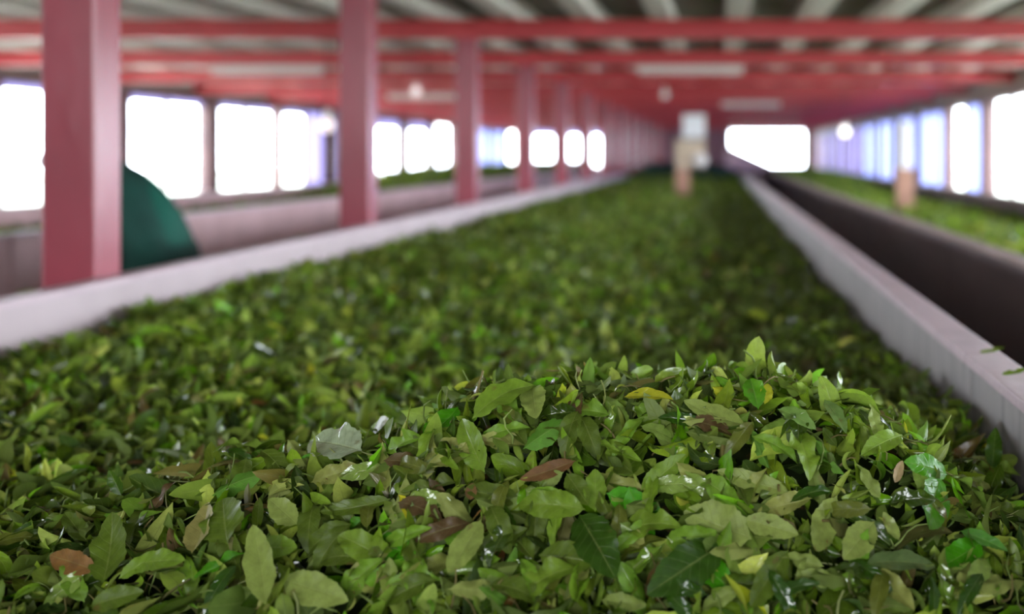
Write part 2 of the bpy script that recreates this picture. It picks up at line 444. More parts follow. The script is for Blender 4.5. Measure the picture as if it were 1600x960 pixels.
def grid_arrays(fn, x0, x1, y0, y1, nx, ny, col, drop=.03):
    xs = np.linspace(x0, x1, nx + 1); ys = np.linspace(y0, y1, ny + 1)
    Xg, Yg = np.meshgrid(xs, ys, indexing='ij')
    Zg = fn(Xg, Yg) - drop
    V = np.stack([Xg, Yg, Zg], -1).reshape(-1, 3)
    i, j = np.meshgrid(np.arange(nx), np.arange(ny), indexing='ij')
    F = np.stack([i * (ny + 1) + j, (i + 1) * (ny + 1) + j, (i + 1) * (ny + 1) + j + 1, i * (ny + 1) + j + 1], -1).reshape(-1, 4)
    UV = np.full((len(V), 2), .25)
    return V, F, UV, np.tile(np.array([*col, .5]), (len(V), 1))

def build_mesh(name, arrs, m, off=(0, 0, 0)):
    Vs, Fs, Us, Cs, o = [], [], [], [], 0
    for V, F, U, Cc in arrs:
        Vs.append(V); Fs.append(F + o); Us.append(U); Cs.append(Cc); o += len(V)
    V = np.concatenate(Vs) - np.array(off); F = np.concatenate(Fs).astype(np.int32); U = np.concatenate(Us); Cc = np.concatenate(Cs)
    me = bpy.data.meshes.new(name)
    me.vertices.add(len(V)); me.vertices.foreach_set('co', V.astype(np.float32).ravel())
    me.loops.add(F.size); me.loops.foreach_set('vertex_index', F.ravel())
    me.polygons.add(len(F)); me.polygons.foreach_set('loop_start', np.arange(0, F.size, 4, dtype=np.int32))
    me.polygons.foreach_set('use_smooth', np.ones(len(F), dtype=bool))
    uvl = me.uv_layers.new(name='UVMap'); uvl.data.foreach_set('uv', U[F.ravel()].astype(np.float32).ravel())
    ca = me.color_attributes.new('tint', 'FLOAT_COLOR', 'POINT'); ca.data.foreach_set('color', Cc.astype(np.float32).ravel())
    me.update(calc_edges=True)
    me.materials.append(m)
    return me

def leaf_material():
    m = bpy.data.materials.new('tea_leaf'); m.use_nodes = True; nt = m.node_tree; nt.nodes.clear()
    N = nt.nodes.new; Lk = nt.links.new
    def math_(op, a, b=None, c=None):
        n = N('ShaderNodeMath'); n.operation = op
        for i, v in enumerate((a, b, c)):
            if v is None: continue
            if isinstance(v, (int, float)): n.inputs[i].default_value = v
            else: Lk(v, n.inputs[i])
        return n.outputs[0]
    def mixc(f, a, b, bt='MIX'):
        n = N('ShaderNodeMix'); n.data_type = 'RGBA'; n.blend_type = bt
        if isinstance(f, (int, float)): n.inputs[0].default_value = f
        else: Lk(f, n.inputs[0])
        for i, v in ((6, a), (7, b)):
            if isinstance(v, tuple): n.inputs[i].default_value = (*v, 1)
            else: Lk(v, n.inputs[i])
        return n.outputs[2]
    out = N('ShaderNodeOutputMaterial')
    at = N('ShaderNodeAttribute'); at.attribute_name = 'tint'
    uv = N('ShaderNodeUVMap'); sp = N('ShaderNodeSeparateXYZ'); Lk(uv.outputs[0], sp.inputs[0])
    u = math_('ABSOLUTE', math_('SUBTRACT', math_('MULTIPLY', sp.outputs[0], 2.0), 1.0)); v = sp.outputs[1]
    rib = math_('SUBTRACT', 1.0, math_('SMOOTH_MIN', math_('MULTIPLY', u, 13.0), 1.0, .1))
    rib = math_('MAXIMUM', rib, 0.0)
    q = math_('FRACT', math_('SUBTRACT', math_('MULTIPLY', v, 8.0), math_('MULTIPLY', u, 1.6)))
    vein = math_('MAXIMUM', math_('SUBTRACT', 1.0, math_('MULTIPLY', math_('ABSOLUTE', math_('SUBTRACT', q, .5)), 14.0)), 0.0)
    geo = N('ShaderNodeNewGeometry')
    tc = N('ShaderNodeTexCoord')
    ns = N('ShaderNodeTexNoise'); ns.inputs['Scale'].default_value = 42; ns.inputs['Detail'].default_value = 4; Lk(geo.outputs['Position'], ns.inputs['Vector'])
    ns2 = N('ShaderNodeTexNoise'); ns2.inputs['Scale'].default_value = 150; ns2.inputs['Detail'].default_value = 3; Lk(geo.outputs['Position'], ns2.inputs['Vector'])
    col = mixc(math_('MULTIPLY', vein, .18), at.outputs['Color'], (.28, .34, .08))
    col = mixc(math_('MULTIPLY', rib, .32), col, (.34, .38, .11))
    # mottling + bruises
    mott = N('ShaderNodeMapRange'); Lk(ns2.outputs['Fac'], mott.inputs[0]); mott.inputs[1].default_value = .3; mott.inputs[2].default_value = .7
    mott.inputs[3].default_value = .84; mott.inputs[4].default_value = 1.16
    cm = N('ShaderNodeMix'); cm.data_type = 'RGBA'; cm.blend_type = 'MULTIPLY'; cm.inputs[0].default_value = 1.0
    cc = N('ShaderNodeCombineColor'); [Lk(mott.outputs[0], cc.inputs[i]) for i in range(3)]
    Lk(col, cm.inputs[6]); Lk(cc.outputs[0], cm.inputs[7]); col = cm.outputs[2]
    br = N('ShaderNodeMapRange'); Lk(ns.outputs['Fac'], br.inputs[0]); br.inputs[1].default_value = .66; br.inputs[2].default_value = .72
    col = mixc(math_('MULTIPLY', br.outputs[0], .55), col, (.14, .065, .025))
    # paler, duller underside
    bf = geo.outputs['Backfacing']
    und = mixc(.35, col, (.22, .29, .07))
    colf = mixc(bf, col, und)
    bp = N('ShaderNodeBump'); bp.inputs['Strength'].default_value = .35; bp.inputs['Distance'].default_value = .002
    hh = math_('ADD', math_('MULTIPLY', vein, -.7), math_('ADD', math_('MULTIPLY', rib, -1.0), math_('MULTIPLY', ns2.outputs['Fac'], .8)))
    Lk(hh, bp.inputs['Height'])
    p = N('ShaderNodeBsdfPrincipled'); Lk(colf, p.inputs['Base Color']); Lk(bp.outputs[0], p.inputs['Normal'])
    rr = math_('ADD', math_('MULTIPLY', bf, .22), math_('ADD', .08, math_('MULTIPLY', at.outputs['Alpha'], .62)))
    Lk(rr, p.inputs['Roughness']); sh = N('ShaderNodeMapRange'); Lk(at.outputs['Alpha'], sh.inputs[0]); sh.inputs[1].default_value = .22; sh.inputs[2].default_value = .42
    sh.inputs[3].default_value = 1.0; sh.inputs[4].default_value = .28; Lk(sh.outputs[0], p.inputs['Specular IOR Level'])
    tl = N('ShaderNodeBsdfTranslucent'); tcol = mixc(.5, colf, (.30, .50, .02)); Lk(tcol, tl.inputs['Color'])
    mx = N('ShaderNodeMixShader'); mx.inputs[0].default_value = .22
    Lk(p.outputs[0], mx.inputs[1]); Lk(tl.outputs[0], mx.inputs[2]); Lk(mx.outputs[0], out.inputs[0])
    return m
M['leaf'] = leaf_material()

def scatter(fn, x0, x1, y0, y1, dens, nl, nw, Lm, Lsd=.22, tilt=.55, lift=(-.022, .024), mask=None, curl=1.0, edge=.0, tone=1.0, shaded_side=False):
    N = int((x1 - x0) * (y1 - y0) * dens)
    x = rng.uniform(x0, x1, N); y = rng.uniform(y0, y1, N)
    if mask is not None:
        k = mask(x, y); x, y = x[k], y[k]; N = len(x)
    z = fn(x, y) + rng.uniform(lift[0], lift[1], N)
    L = np.clip(Lm * (1 + rng.normal(0, Lsd, N)), Lm * .45, Lm * 1.6)
    if edge: # keep leaves inside the walls
        x = np.clip(x, x0 + edge, x1 - edge)
    ci = rng.choice(len(PAL), N, p=PW)
    cols = PAL[ci] * rng.uniform(.45, 1.35, (N, 1)) * rng.uniform(.9, 1.1, (N, 3)) * tone
    if shaded_side:                                # shade along this side of the bed painted as darker, browner leaf colours
        shade_w = np.clip((x + .35) / .4, 0, 1) * np.clip((y - 1.55) / .3, 0, 1) * np.clip((13 - y) / 5, 0, 1)
        k = rng.uniform(0, 1, N) < .72 * shade_w
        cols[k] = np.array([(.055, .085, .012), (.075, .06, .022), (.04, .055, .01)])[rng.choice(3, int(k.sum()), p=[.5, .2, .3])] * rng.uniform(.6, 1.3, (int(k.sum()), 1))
    return leaf_arrays(N, nl, nw, L, np.stack([x, y, z], 1), normal_of(fn, x, y), tilt=tilt, curl=curl, cols=cols)

def in_mound(x, y):
    return (np.interp(x, RX, RZ) - base_h(x, y) > .015) & (y > .6) & (y < 1.62) & (x > -1.0) & (x < .36)

XA, XB = -1.585, .405
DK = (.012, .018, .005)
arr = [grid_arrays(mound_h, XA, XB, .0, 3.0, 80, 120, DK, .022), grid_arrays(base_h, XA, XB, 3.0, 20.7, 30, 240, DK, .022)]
nm = lambda x, y: ~in_mound(x, y)
arr.append(scatter(HF, XA, XB, .15, .75, 900, 6, 2, .07, mask=nm, edge=.03, shaded_side=True))
arr.append(scatter(HF, XA, XB, .75, 2.2, 3700, 12, 4, .056, tilt=1.0, Lsd=.3, mask=nm, edge=.03, shaded_side=True))
arr.append(scatter(HF, XA, XB, 2.2, 4.5, 3000, 7, 2, .060, tilt=.95, edge=.03, shaded_side=True))
arr.append(scatter(HF, XA, XB, 4.5, 9, 2000, 4, 2, .070, tilt=.9, edge=.03, shaded_side=True))
arr.append(scatter(HF, XA, XB, 9, 16, 1200, 4, 2, .085, edge=.03, shaded_side=True, tilt=.7))
arr.append(scatter(HF, XA, XB, 16, 20.7, 900, 4, 2, .10, edge=.04, tilt=.45))
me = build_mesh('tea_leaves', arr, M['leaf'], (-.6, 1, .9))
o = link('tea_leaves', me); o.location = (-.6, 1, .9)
tag(o, 'deep bed of freshly plucked green tea leaves filling the wide grey-walled trough', 'tea leaves', kind='stuff')

# mound in front
arr = [scatter(HF, -1.0, .36, .6, 1.62, 5200, 14, 4, .054, Lsd=.36, tilt=1.0, mask=in_mound, lift=(-.022, .014))]
Ns = 520
x = rng.uniform(-.95, .34, Ns); y = rng.uniform(.9, 1.4, Ns)
arr.append(stem_arrays(Ns, rng.uniform(.025, .07, Ns), rng.uniform(.0006, .0013, Ns), np.stack([x, y, HF(x, y) + rng.uniform(-.008, .016, Ns)], 1), normal_of(HF, x, y)))
# small curled fresh buds
Nb = 700
x = rng.uniform(-.95, .34, Nb); y = rng.uniform(.9, 1.45, Nb)
arr.append(leaf_arrays(Nb, 8, 4, rng.uniform(.018, .036, Nb), np.stack([x, y, HF(x, y) + rng.uniform(-.004, .018, Nb)], 1), normal_of(HF, x, y), tilt=.8, wr=(.2, .35), curl=1.5))
me = build_mesh('tea_leaf_mound', arr, M['leaf'], (-.1, 1.2, .9))
o = link('tea_leaf_mound', me); o.location = (-.1, 1.2, .9)
tag(o, 'raised mound of loose tea leaves with stems on top of the leaf bed', 'tea leaves', kind='stuff')

# cloth thrown over the far end of the bed
bm = bmesh.new(); nx, ny = 40, 36; G = []
for i in range(nx + 1):
    row = []
    for j in range(ny + 1):
        xx = XA + .03 + (XB - XA - .06) * i / nx; yy = 18.3 + 2.3 * j / ny
        e_ = min(1, 4 * min(i / nx, 1 - i / nx, j / ny, 1 - j / ny) + .02)
        zz = float(base_h(xx, yy)) + .035 + .19 * math.sin(e_ * PI / 2) ** .8 + .018 * math.sin(xx * 9 + yy * 3) + .012 * math.sin(xx * 17 - yy * 11)
        row.append(bm.verts.new((xx + .6, yy - 19.4, zz - 1.0)))
    G.append(row)
for i in range(nx):
    for j in range(ny): bm.faces.new((G[i][j], G[i + 1][j], G[i + 1][j + 1], G[i][j + 1]))
for f in bm.faces: f.smooth = True
me = bpy.data.meshes.new('cover_cloth'); bm.to_mesh(me); bm.free()
o = link('cover_cloth', me, M['tarp']); o.location = (-.6, 19.4, 1.0)
sd = o.modifiers.new('thick', 'SOLIDIFY'); sd.thickness = .006
tag(o, 'dark green cloth lying over the leaves at the far end of the wide trough', 'cloth')

# neighbouring beds
def right_h(x, y): return .885 + .02 * noise(x, y, 4) + .13 * np.clip((y - 12) / 6, 0, 1)
def left_h(x, y): return .90 + .02 * noise(x, y, 4) + .26 * np.clip((y - 10.0) / 3.0, 0, 1) * np.exp(-((x + 3.7) / .75) ** 4)
PWs = PW.copy()
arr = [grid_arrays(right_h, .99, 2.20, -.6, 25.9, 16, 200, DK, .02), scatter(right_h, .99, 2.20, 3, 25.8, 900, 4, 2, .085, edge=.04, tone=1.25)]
me = build_mesh('tea_leaves', arr, M['leaf']); o = link('tea_leaves', me)
tag(o, 'thin bed of green tea leaves in the dark brown trough by the bluish windows', 'tea leaves', kind='stuff')
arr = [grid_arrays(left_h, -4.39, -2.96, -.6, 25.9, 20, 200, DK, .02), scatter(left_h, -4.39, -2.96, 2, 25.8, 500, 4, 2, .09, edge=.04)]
me = build_mesh('tea_leaves', arr, M['leaf']); o = link('tea_leaves', me)
tag(o, 'bed of green tea leaves in the pale pink trough across the aisle', 'tea leaves', kind='stuff')

# ------------------------------------------------------------------ single leaves lying on the mound
def hit(px, py, lift=.0):
    """point on the leaf surface seen in that direction"""
    dx, dz = (px - VPX) / FPX, -(py - VPY) / FPX
    ts = np.arange(.75, 6, .004)
    ok = np.nonzero(CAM.z + dz * ts <= HF(dx * ts, ts) + lift)[0]
    t = float(ts[ok[0]]) if len(ok) else 6.0
    return Vector((dx * t, t, CAM.z + dz * t)), t

def single_leaf(B, Tp, nrm, col, ratio, kap=0.0, cup=.3, twist=0.0, alpha=.5, wav=.08, label=None, name='tea_leaf'):
    L = (Tp - B).length
    h = (Tp - B) / L
    global rng
    keep = rng
    class R_:                                   # fixed shape values in the order leaf_arrays draws them
        pass
    rng2 = np.random.default_rng(int(abs(B.x * 9973 + B.z * 7919) * 1000) % 99991)
    rng = rng2
    A = leaf_arrays_fixed(L, h, np.array(nrm), np.array(B), ratio, kap, cup, twist, wav, col, alpha)
    rng = keep
    me = build_mesh(name, A, M['leaf'], tuple(B))
    o = link(name, me); o.location = B
    return o

def leaf_arrays_fixed(L, h, n, B, ratio, kap, cup, tw, wav, col, alpha):
    nl, nw = 22, 8
    s = np.linspace(0, 1, nl + 1)[:, None]; t = np.linspace(-1, 1, nw + 1)[None, :]
    prof = np.clip(s - .04, 0, 1) ** .6 * (1 - s) ** .75; prof = prof / prof.max(); prof = np.maximum(prof, np.where(s < .14, .03, 0)); prof[-1] = .004
    w = prof * L * ratio * .5
    ph = rng.uniform(0, 6.28)
    w = w * (1 + .05 * np.sin(s * 23 + ph))
    ang = kap * (s - .5)
    yy = np.cumsum(np.cos(ang), 0) / nl; zz = np.cumsum(np.sin(ang), 0) / nl
    yy -= yy[0]; zz -= zz[0]
    e = math.hypot(yy[-1, 0], zz[-1, 0]); a0 = math.atan2(zz[-1, 0], yy[-1, 0])
    y2 = (yy * math.cos(a0) + zz * math.sin(a0)) / e * L; z2 = (-yy * math.sin(a0) + zz * math.cos(a0)) / e * L
    xl = t * w * math.cos(cup) * (1 + .045 * np.sin(s * 75) * (np.abs(t) > .99))
    zl = np.abs(t) * w * math.sin(cup) + wav * w * np.sin(13 * s + ph) * t ** 2 + wav * .7 * w * np.sin(19 * s - ph) * t
    a2 = tw * (s - .5)
    X = xl * np.cos(a2) - zl * np.sin(a2) + 0 * y2; Z = xl * np.sin(a2) + zl * np.cos(a2) + z2; Y = y2 + 0 * X
    h = np.array(h); n = n - h * (n @ h); n = n / np.linalg.norm(n); r = np.cross(h, n)
    V = (X[..., None] * r + Y[..., None] * h + Z[..., None] * n).reshape(-1, 3) + B
    i, j = np.meshgrid(np.arange(nl), np.arange(nw), indexing='ij')
    F = np.stack([i * (nw + 1) + j, i * (nw + 1) + j + 1, (i + 1) * (nw + 1) + j + 1, (i + 1) * (nw + 1) + j], -1).reshape(-1, 4)
    UV = np.stack(np.broadcast_arrays(t * .5 + .5 + 0 * s, s + 0 * t), -1).reshape(-1, 2)
    COL = np.tile(np.array([*col, alpha]), (len(V), 1))
    return [(V, F, UV, COL)]

PALE, LIME, OLIVE, DKG, BRT, BRN, YEL, RUST = (.27, .34, .075), (.17, .28, .025), (.10, .155, .015), (.03, .078, .006), (.07, .27, .005), (.12, .06, .022), (.42, .42, .02), (.17, .08, .03)
# base pixel, tip pixel, colour, width ratio, bend, fold, twist, tip depth change, gloss (0 shiny..1 dull), normal (x, towards camera, up), label
HEROES = [
    ((975, 621), (1052, 625), YEL, .34, -.5, .4, .2, 0, .3, (0, .5, 1), 'yellow-green tea leaf lying flat on the crest of the mound'),
    ((1166, 664), (1068, 626), PALE, .36, .5, .3, .3, .01, .5, (.2, .7, 1), 'long pale leaf slanting just below the crest, tip raised'),
    ((757, 738), (722, 655), LIME, .42, -.3, .2, .1, -.01, .4, (-.2, 1, .3), 'upright lime green leaf at the shoulder of the mound'),
    ((738, 655), (838, 603), LIME, .46, -1.1, .2, .2, .01, .4, (-.3, .7, .8), 'arched light green leaf bridging the shoulder of the mound'),
    ((832, 604), (838, 655), PALE, .50, -.4, .3, 0, -.01, .5, (.1, 1, .2), 'small folded leaf hanging from the arched leaf'),
    ((1175, 842), (1068, 800), PALE, .62, .2, .1, .1, .0, .6, (0, 1, .5), 'broad pale leaf with brown midrib on the mound face'),
    ((1160, 812), (1248, 836), PALE, .42, -.3, .3, .1, .0, .6, (.1, 1, .5), 'narrow pale leaf pointing away from the broad pale leaf'),
    ((930, 800), (930, 733), LIME, .56, .2, .35, 0, 0, .6, (0, 1, .5), 'oval green leaf with creased midrib, tip up, in the mound centre'),
    ((885, 740), (920, 790), OLIVE, .5, .2, .3, 0, 0, .6, (0, 1, .5), 'olive leaf tucked beside the oval creased leaf'),
    ((752, 812), (700, 897), PALE, .42, .3, .15, .2, -.01, .5, (-.1, 1, .4), 'pale leaf hanging diagonally low on the mound face'),
    ((905, 805), (962, 905), DKG, .50, -.5, .25, .3, -.01, .4, (.2, 1, .4), 'dark green curled leaf standing near the mound foot'),
    ((842, 868), (932, 880), OLIVE, .55, -.3, .1, .1, -.01, .5, (0, .8, .7), 'broad olive leaf lying near the mound foot'),
    ((1480, 742), (1412, 722), BRT, .46, -.4, .25, .2, 0, .35, (.2, .8, .6), 'vivid green leaf at the outer edge of the mound'),
    ((1470, 745), (1452, 828), BRT, .44, .3, .2, .2, -.01, .35, (.1, 1, .1), 'vivid green leaf hanging down at the outer edge of the mound'),
    ((1350, 882), (1462, 886), (.12, .19, .06), .40, -.5, .2, -.2, 0, .0, (-.3, .35, 1), 'shiny wet-looking leaf lying low at the outer edge of the mound'),
    ((1288, 625), (1322, 678), (.14, .24, .06), .34, -.4, .3, .3, 0, .0, (.2, .6, 1), 'glossy leaf draped over the mound crest'),
    ((1215, 640), (1275, 672), (.16, .28, .06), .46, -.6, .3, 0, 0, .05, (0, .6, 1), 'glossy curled leaf on the crest beside the draped one'),
    ((1308, 775), (1275, 862), PALE, .42, .9, .2, .2, -.01, .5, (.1, 1, .3), 'tall pale leaf curving downward on the mound face'),
    ((1232, 860), (1172, 950), OLIVE, .36, .3, .2, .1, -.01, .5, (.2, 1, .4), 'long olive leaf hanging near the bottom of the mound'),
    ((1366, 815), (1318, 875), PALE, .52, .2, .2, .1, -.01, .5, (-.2, 1, .4), 'pale leaf with turned edge beside the tall pale leaf'),
    ((1130, 850), (1010, 930), DKG, .46, -.2, .15, .1, 0, .5, (0, 1, .5), 'large dark green leaf half buried below the broad pale leaf'),
    ((1000, 768), (1072, 710), LIME, .40, .5, .35, .1, 0, .5, (-.2, 1, .5), 'light green folded leaf left of the broad pale leaf'),
    ((1235, 770), (1120, 735), PALE, .28, .4, .3, .2, 0, .5, (0, .9, .6), 'slender pale leaf trailing across the mound face'),
    ((1185, 640), (1172, 592), BRT, .60, -.6, .4, .2, 0, .2, (0, .8, .6), 'bright green curled leaf standing on the mound crest'),
    ((1195, 632), (1200, 600), YEL, .55, -.3, .2, 0, -.01, .3, (0, 1, .3), 'small yellow leaf in front of the bright curled leaf'),
    ((1410, 680), (1345, 712), LIME, .36, -.4, .3, .1, 0, .4, (0, .8, .8), 'green leaf lying near the outer edge of the crest'),
    ((900, 720), (812, 750), RUST, .30, .4, .3, .3, 0, .7, (0, .9, .6), 'reddish brown torn leaf on the mound face'),
    ((1398, 755), (1410, 720), (.42, .30, .16), .4, .7, .5, .3, 0, .7, (0, 1, .4), 'dry tan leaf scrap near the outer edge of the mound'),
    ((735, 782), (738, 755), RUST, .8, .9, .5, .4, 0, .8, (0, 1, .4), 'crumpled rust-brown leaf scrap on the mound face'),
    ((415, 945), (395, 820), PALE, .34, .3, .3, .2, -.01, .5, (.2, 1, .2), 'tall pale leaf standing on its tip at the low front ridge'),
    ((400, 855), (465, 856), LIME, .50, .2, .3, 0, 0, .5, (0, .8, .6), 'light green leaf behind the tall pale leaf'),
    ((160, 912), (175, 800), OLIVE, .46, .5, .2, .4, -.01, .5, (.1, 1, .2), 'upright green leaf with yellow edge at the low front ridge'),
    ((150, 892), (78, 868), (.24, .11, .03), .40, -.3, .2, .1, 0, .7, (0, .8, .5), 'dry orange-brown leaf beside the upright yellow-edged leaf'),
    ((355, 850), (348, 780), OLIVE, .75, -.2, .2, 0, -.01, .5, (.1, 1, .2), 'broad flat leaf standing upright on the low ridge'),
    ((300, 865), (325, 785), (.30, .27, .08), .50, .4, .4, .2, -.01, .6, (-.2, 1, .3), 'yellow-brown folded leaf beside the broad upright leaf'),
    ((185, 905), (255, 862), LIME, .38, -.4, .2, .1, 0, .5, (0, .8, .6), 'light green leaf lying against the upright yellow-edged leaf'),
    ((205, 885), (290, 876), LIME, .36, -.5, .2, .1, 0, .5, (0, .7, .8), 'light green leaf lying level on the low front ridge'),
    ((140, 948), (225, 925), OLIVE, .44, -.3, .3, .1, 0, .5, (0, .8, .6), 'green leaf low at the very front of the ridge'),
    ((465, 820), (420, 780), PALE, .50, .2, .2, 0, 0, .4, (0, .8, .6), 'rounded pale leaf on the ridge between mound and tall leaf'),
    ((440, 905), (545, 940), PALE, .38, -.3, .15, .1, 0, .6, (0, .9, .5), 'broad pale green leaf lying at the front of the ridge'),
    ((610, 780), (500, 800), OLIVE, .26, .5, .3, .1, 0, .4, (0, .8, .7), 'long thin green leaf bowed along the ridge'),
    ((1500, 830), (1575, 862), (.08, .26, .03), .34, -.3, .3, .1, 0, .2, (0, .6, .9), 'vivid leaf lying on the slope just off the mound'),
    ((1405, 845), (1380, 800), PALE, .40, .3, .3, .1, 0, .3, (.1, 1, .5), 'pale leaf with bent tip above the shiny wet-looking leaf'),
    ((565, 705), (485, 690), (.40, .48, .30), .60, -.3, .2, .1, .02, .0, (-.1, .6, 1), 'broad whitish shiny leaf glinting behind the ridge'),
    ((190, 775), (170, 735), DKG, .46, .2, .3, 0, 0, .4, (0, 1, .3), 'small dark leaf standing up behind the low ridge'),
    ((1550, 735), (1556, 668), DKG, .40, .2, .3, 0, 0, .4, (-.3, 1, .2), 'dark green leaf standing against the grey trough wall'),
]
count = 0
for b, tp, col, ratio, kap, cup, tw, dep, al, nr, lab in HEROES:
    B, tB = hit(*b, lift=.026); 
    Tt = tB * 1.0 - .012 + dep
    pt, tT = hit(*tp, lift=.032)
    if abs(tT - tB) > .14: tT = tB + dep
    tT = min(tT, tB + .06)
    Tp = Vector(((tp[0] - VPX) / FPX * tT, tT, CAM.z - (tp[1] - VPY) / FPX * tT))
    o = single_leaf(B, Tp, (nr[0], -nr[1], nr[2]), col, ratio, kap, cup, tw, al, .10)
    tag(o, lab, 'leaf', 'single tea leaves lying on the mound'); count += 1

# further leaves on the surface: copies of twenty shapes
protos = []
shape_cols = [PALE, LIME, OLIVE, OLIVE, LIME, DKG, PALE, BRT, OLIVE, LIME, PALE, OLIVE, DKG, LIME, BRN, OLIVE, PALE, LIME, OLIVE, BRT]
words = {PALE: 'pale green', LIME: 'light green', OLIVE: 'olive green', DKG: 'dark green', BRT: 'vivid green', BRN: 'brown'}
kinds = []
for i, c in enumerate(shape_cols):
    L = random.uniform(.042, .074)
    o = single_leaf(Vector((0, -L / 2, 0)), Vector((0, L / 2, 0)), (0, 0, 1), tuple(v * random.uniform(.85, 1.15) for v in c), random.uniform(.27, .48), random.uniform(-1.7, 1.2),
                    random.uniform(.1, .85), random.uniform(-1.4, 1.4), random.choice((.1, .4, .5, .6, .7)), random.uniform(.1, .4))
    o.data.transform(Matrix.Translation(Vector((0, -L / 2, 0))))
    protos.append(o); kinds.append(words[c])
used = set()
hp = [(h_[0][0] * (1 - q) + h_[1][0] * q, h_[0][1] * (1 - q) + h_[1][1] * q) for h_ in HEROES for q in (0, .25, .5, .75, 1)]
placed = 0
GL = 'loose %s tea leaf lying on the front mound among many alike'
tries = 0
while placed < 300 - count and tries < 60000:
    tries += 1
    px = random.uniform(10, 1560); py = random.uniform(615, 950)
    B, t = hit(px, py)
    if t > 1.5 or t < .9: continue
    if min((px - q[0]) ** 2 + (py - q[1]) ** 2 for q in hp) < 30 ** 2: continue
    hp.append((px + 0.0, py + 0.0)) if placed % 2 else None
    i = random.randrange(20)
    p = protos[i]
    if i in used: o = p.copy(); C.objects.link(o)
    else: o = p; used.add(i)
    n = Vector(normal_of(HF, np.array([B.x]), np.array([t]))[0])
    n = (n + Vector((random.gauss(0, .35), random.gauss(-.25, .3), random.gauss(0, .2)))).normalized()
    h = Vector((random.gauss(0, 1), random.gauss(0, .6), random.gauss(-.2, .8)))
    h = (h - n * h.dot(n)).normalized(); r = h.cross(n)
    Rm = Matrix((r, h, n)).transposed()
    if random.random() < .25: Rm = Rm @ Matrix.Rotation(PI, 3, 'Y')
    zl = float(HF(np.array([B.x]), np.array([t]))[0])
    o.location = Vector((B.x, t, zl)) + n * .014
    o.rotation_euler = Rm.to_euler()
    tag(o, GL % kinds[i], 'leaf', kinds[i] + ' tea leaves lying loose on the mound')
    placed += 1
for i, p in enumerate(protos):
    if i not in used: bpy.data.objects.remove(p)

# single stalks that stick out
def stalk(b, tp, r, col, label, dz=0):
    B, t = hit(*b, lift=.004); t2 = t + dz
    Tp = Vector(((tp[0] - VPX) / FPX * t2, t2, CAM.z - (tp[1] - VPY) / FPX * t2))
    h = np.array(Tp - B)[None]
    A = stem_arrays(1, np.array([float((Tp - B).length)]), np.array([r]), np.array(B)[None], np.array([[0, -1.0, .2]]), head=h, cols=np.array([col]))
    me = build_mesh('tea_stalk', [A], M['leaf'], tuple(B)); o = link('tea_stalk', me); o.location = B
    tag(o, label, 'stalk', 'leaf stalks sticking out of the mound')
stalk((1435, 700), (1486, 648), .0014, (.30, .36, .08), 'green stalk sticking up from the outer edge of the mound')
stalk((932, 650), (939, 594), .0010, (.22, .22, .06), 'thin upright stalk on the mound crest')
stalk((1445, 735), (1502, 750), .0012, (.30, .30, .08), 'short stalk pointing sideways from the outer edge of the mound')
stalk((785, 705), (800, 640), .0011, (.30, .38, .10), 'pale stalk below the arched leaf')
stalk((1240, 838), (1310, 890), .0013, (.22, .30, .06), 'green stalk joining the narrow pale leaf')
stalk((1375, 700), (1390, 745), .0009, (.25, .2, .08), 'thin brown stalk near the outer end of the crest')

# leaf scraps on the rims
for i, (px, py, X) in enumerate([(1592, 616, .44), (38, 466, -1.62), (470, 385, -1.62), (1555, 575, .45)]):
    y = abs(X) * FPX / abs(px - VPX)
    L = .05
    o = single_leaf(Vector((X - L / 2, y, RIM + .006)), Vector((X + L / 2 - .004, y + .02, RIM + .012)), (0, 0, 1), LIME, .4, .5, .3, .2, .4)
    tag(o, ['stray leaf on the rim nearest the lens, above the standing dark leaf', 'stray leaf on the rim in front of the nearest red post',
            'stray leaf on the rim before the second red post', 'small stray leaf resting on the narrow grey rim'][i], 'leaf', 'stray leaves on the trough rims')

# ------------------------------------------------------------------ instruments in the beds
def stand(X, Y, z0, label, card):
    off = (X, Y, z0)
    e = empty('gauge_stand', off, label, 'gauge')
    boxes('stake', [(X - .075, X + .075, Y, Y + .04, z0 - .06, z0 + .34)], M['stake'], e, .005, off)
    if card:
        boxes('board', [(X - .08, X + .24, Y + .01, Y + .05, z0 + .36, z0 + .66)], M['beige'], e, .005, off)
        boxes('connector', [(X - .04, X + .04, Y + .005, Y + .035, z0 + .30, z0 + .40)], M['beige'], e, .003, off)
        boxes('card', [(X + .0, X + .24, Y - .004, Y + .012, z0 + .68, z0 + .93)], M['card'], e, .004, off)
        boxes('card_clip', [(X + .08, X + .15, Y - .004, Y + .02, z0 + .64, z0 + .70)], M['metal'], e, .002, off)
        lathe('dial', [(.001, -.03), (.07, -.03), (.075, -.015), (.075, .01), (.001, .01)], M['batten'], e, (.19, 0, .44), axis='Y')
    else:
        boxes('board', [(X - .05, X + .05, Y + .01, Y + .03, z0 + .34, z0 + .74)], M['card'], e, .004, off)
stand(-.38, 11.0, .86, 'pinkish wooden stake with beige board and white card standing in the leaf bed', True)
stand(1.61, 8.8, .90, 'brown stake with pale gauge board standing in the bluish-window trough', False)

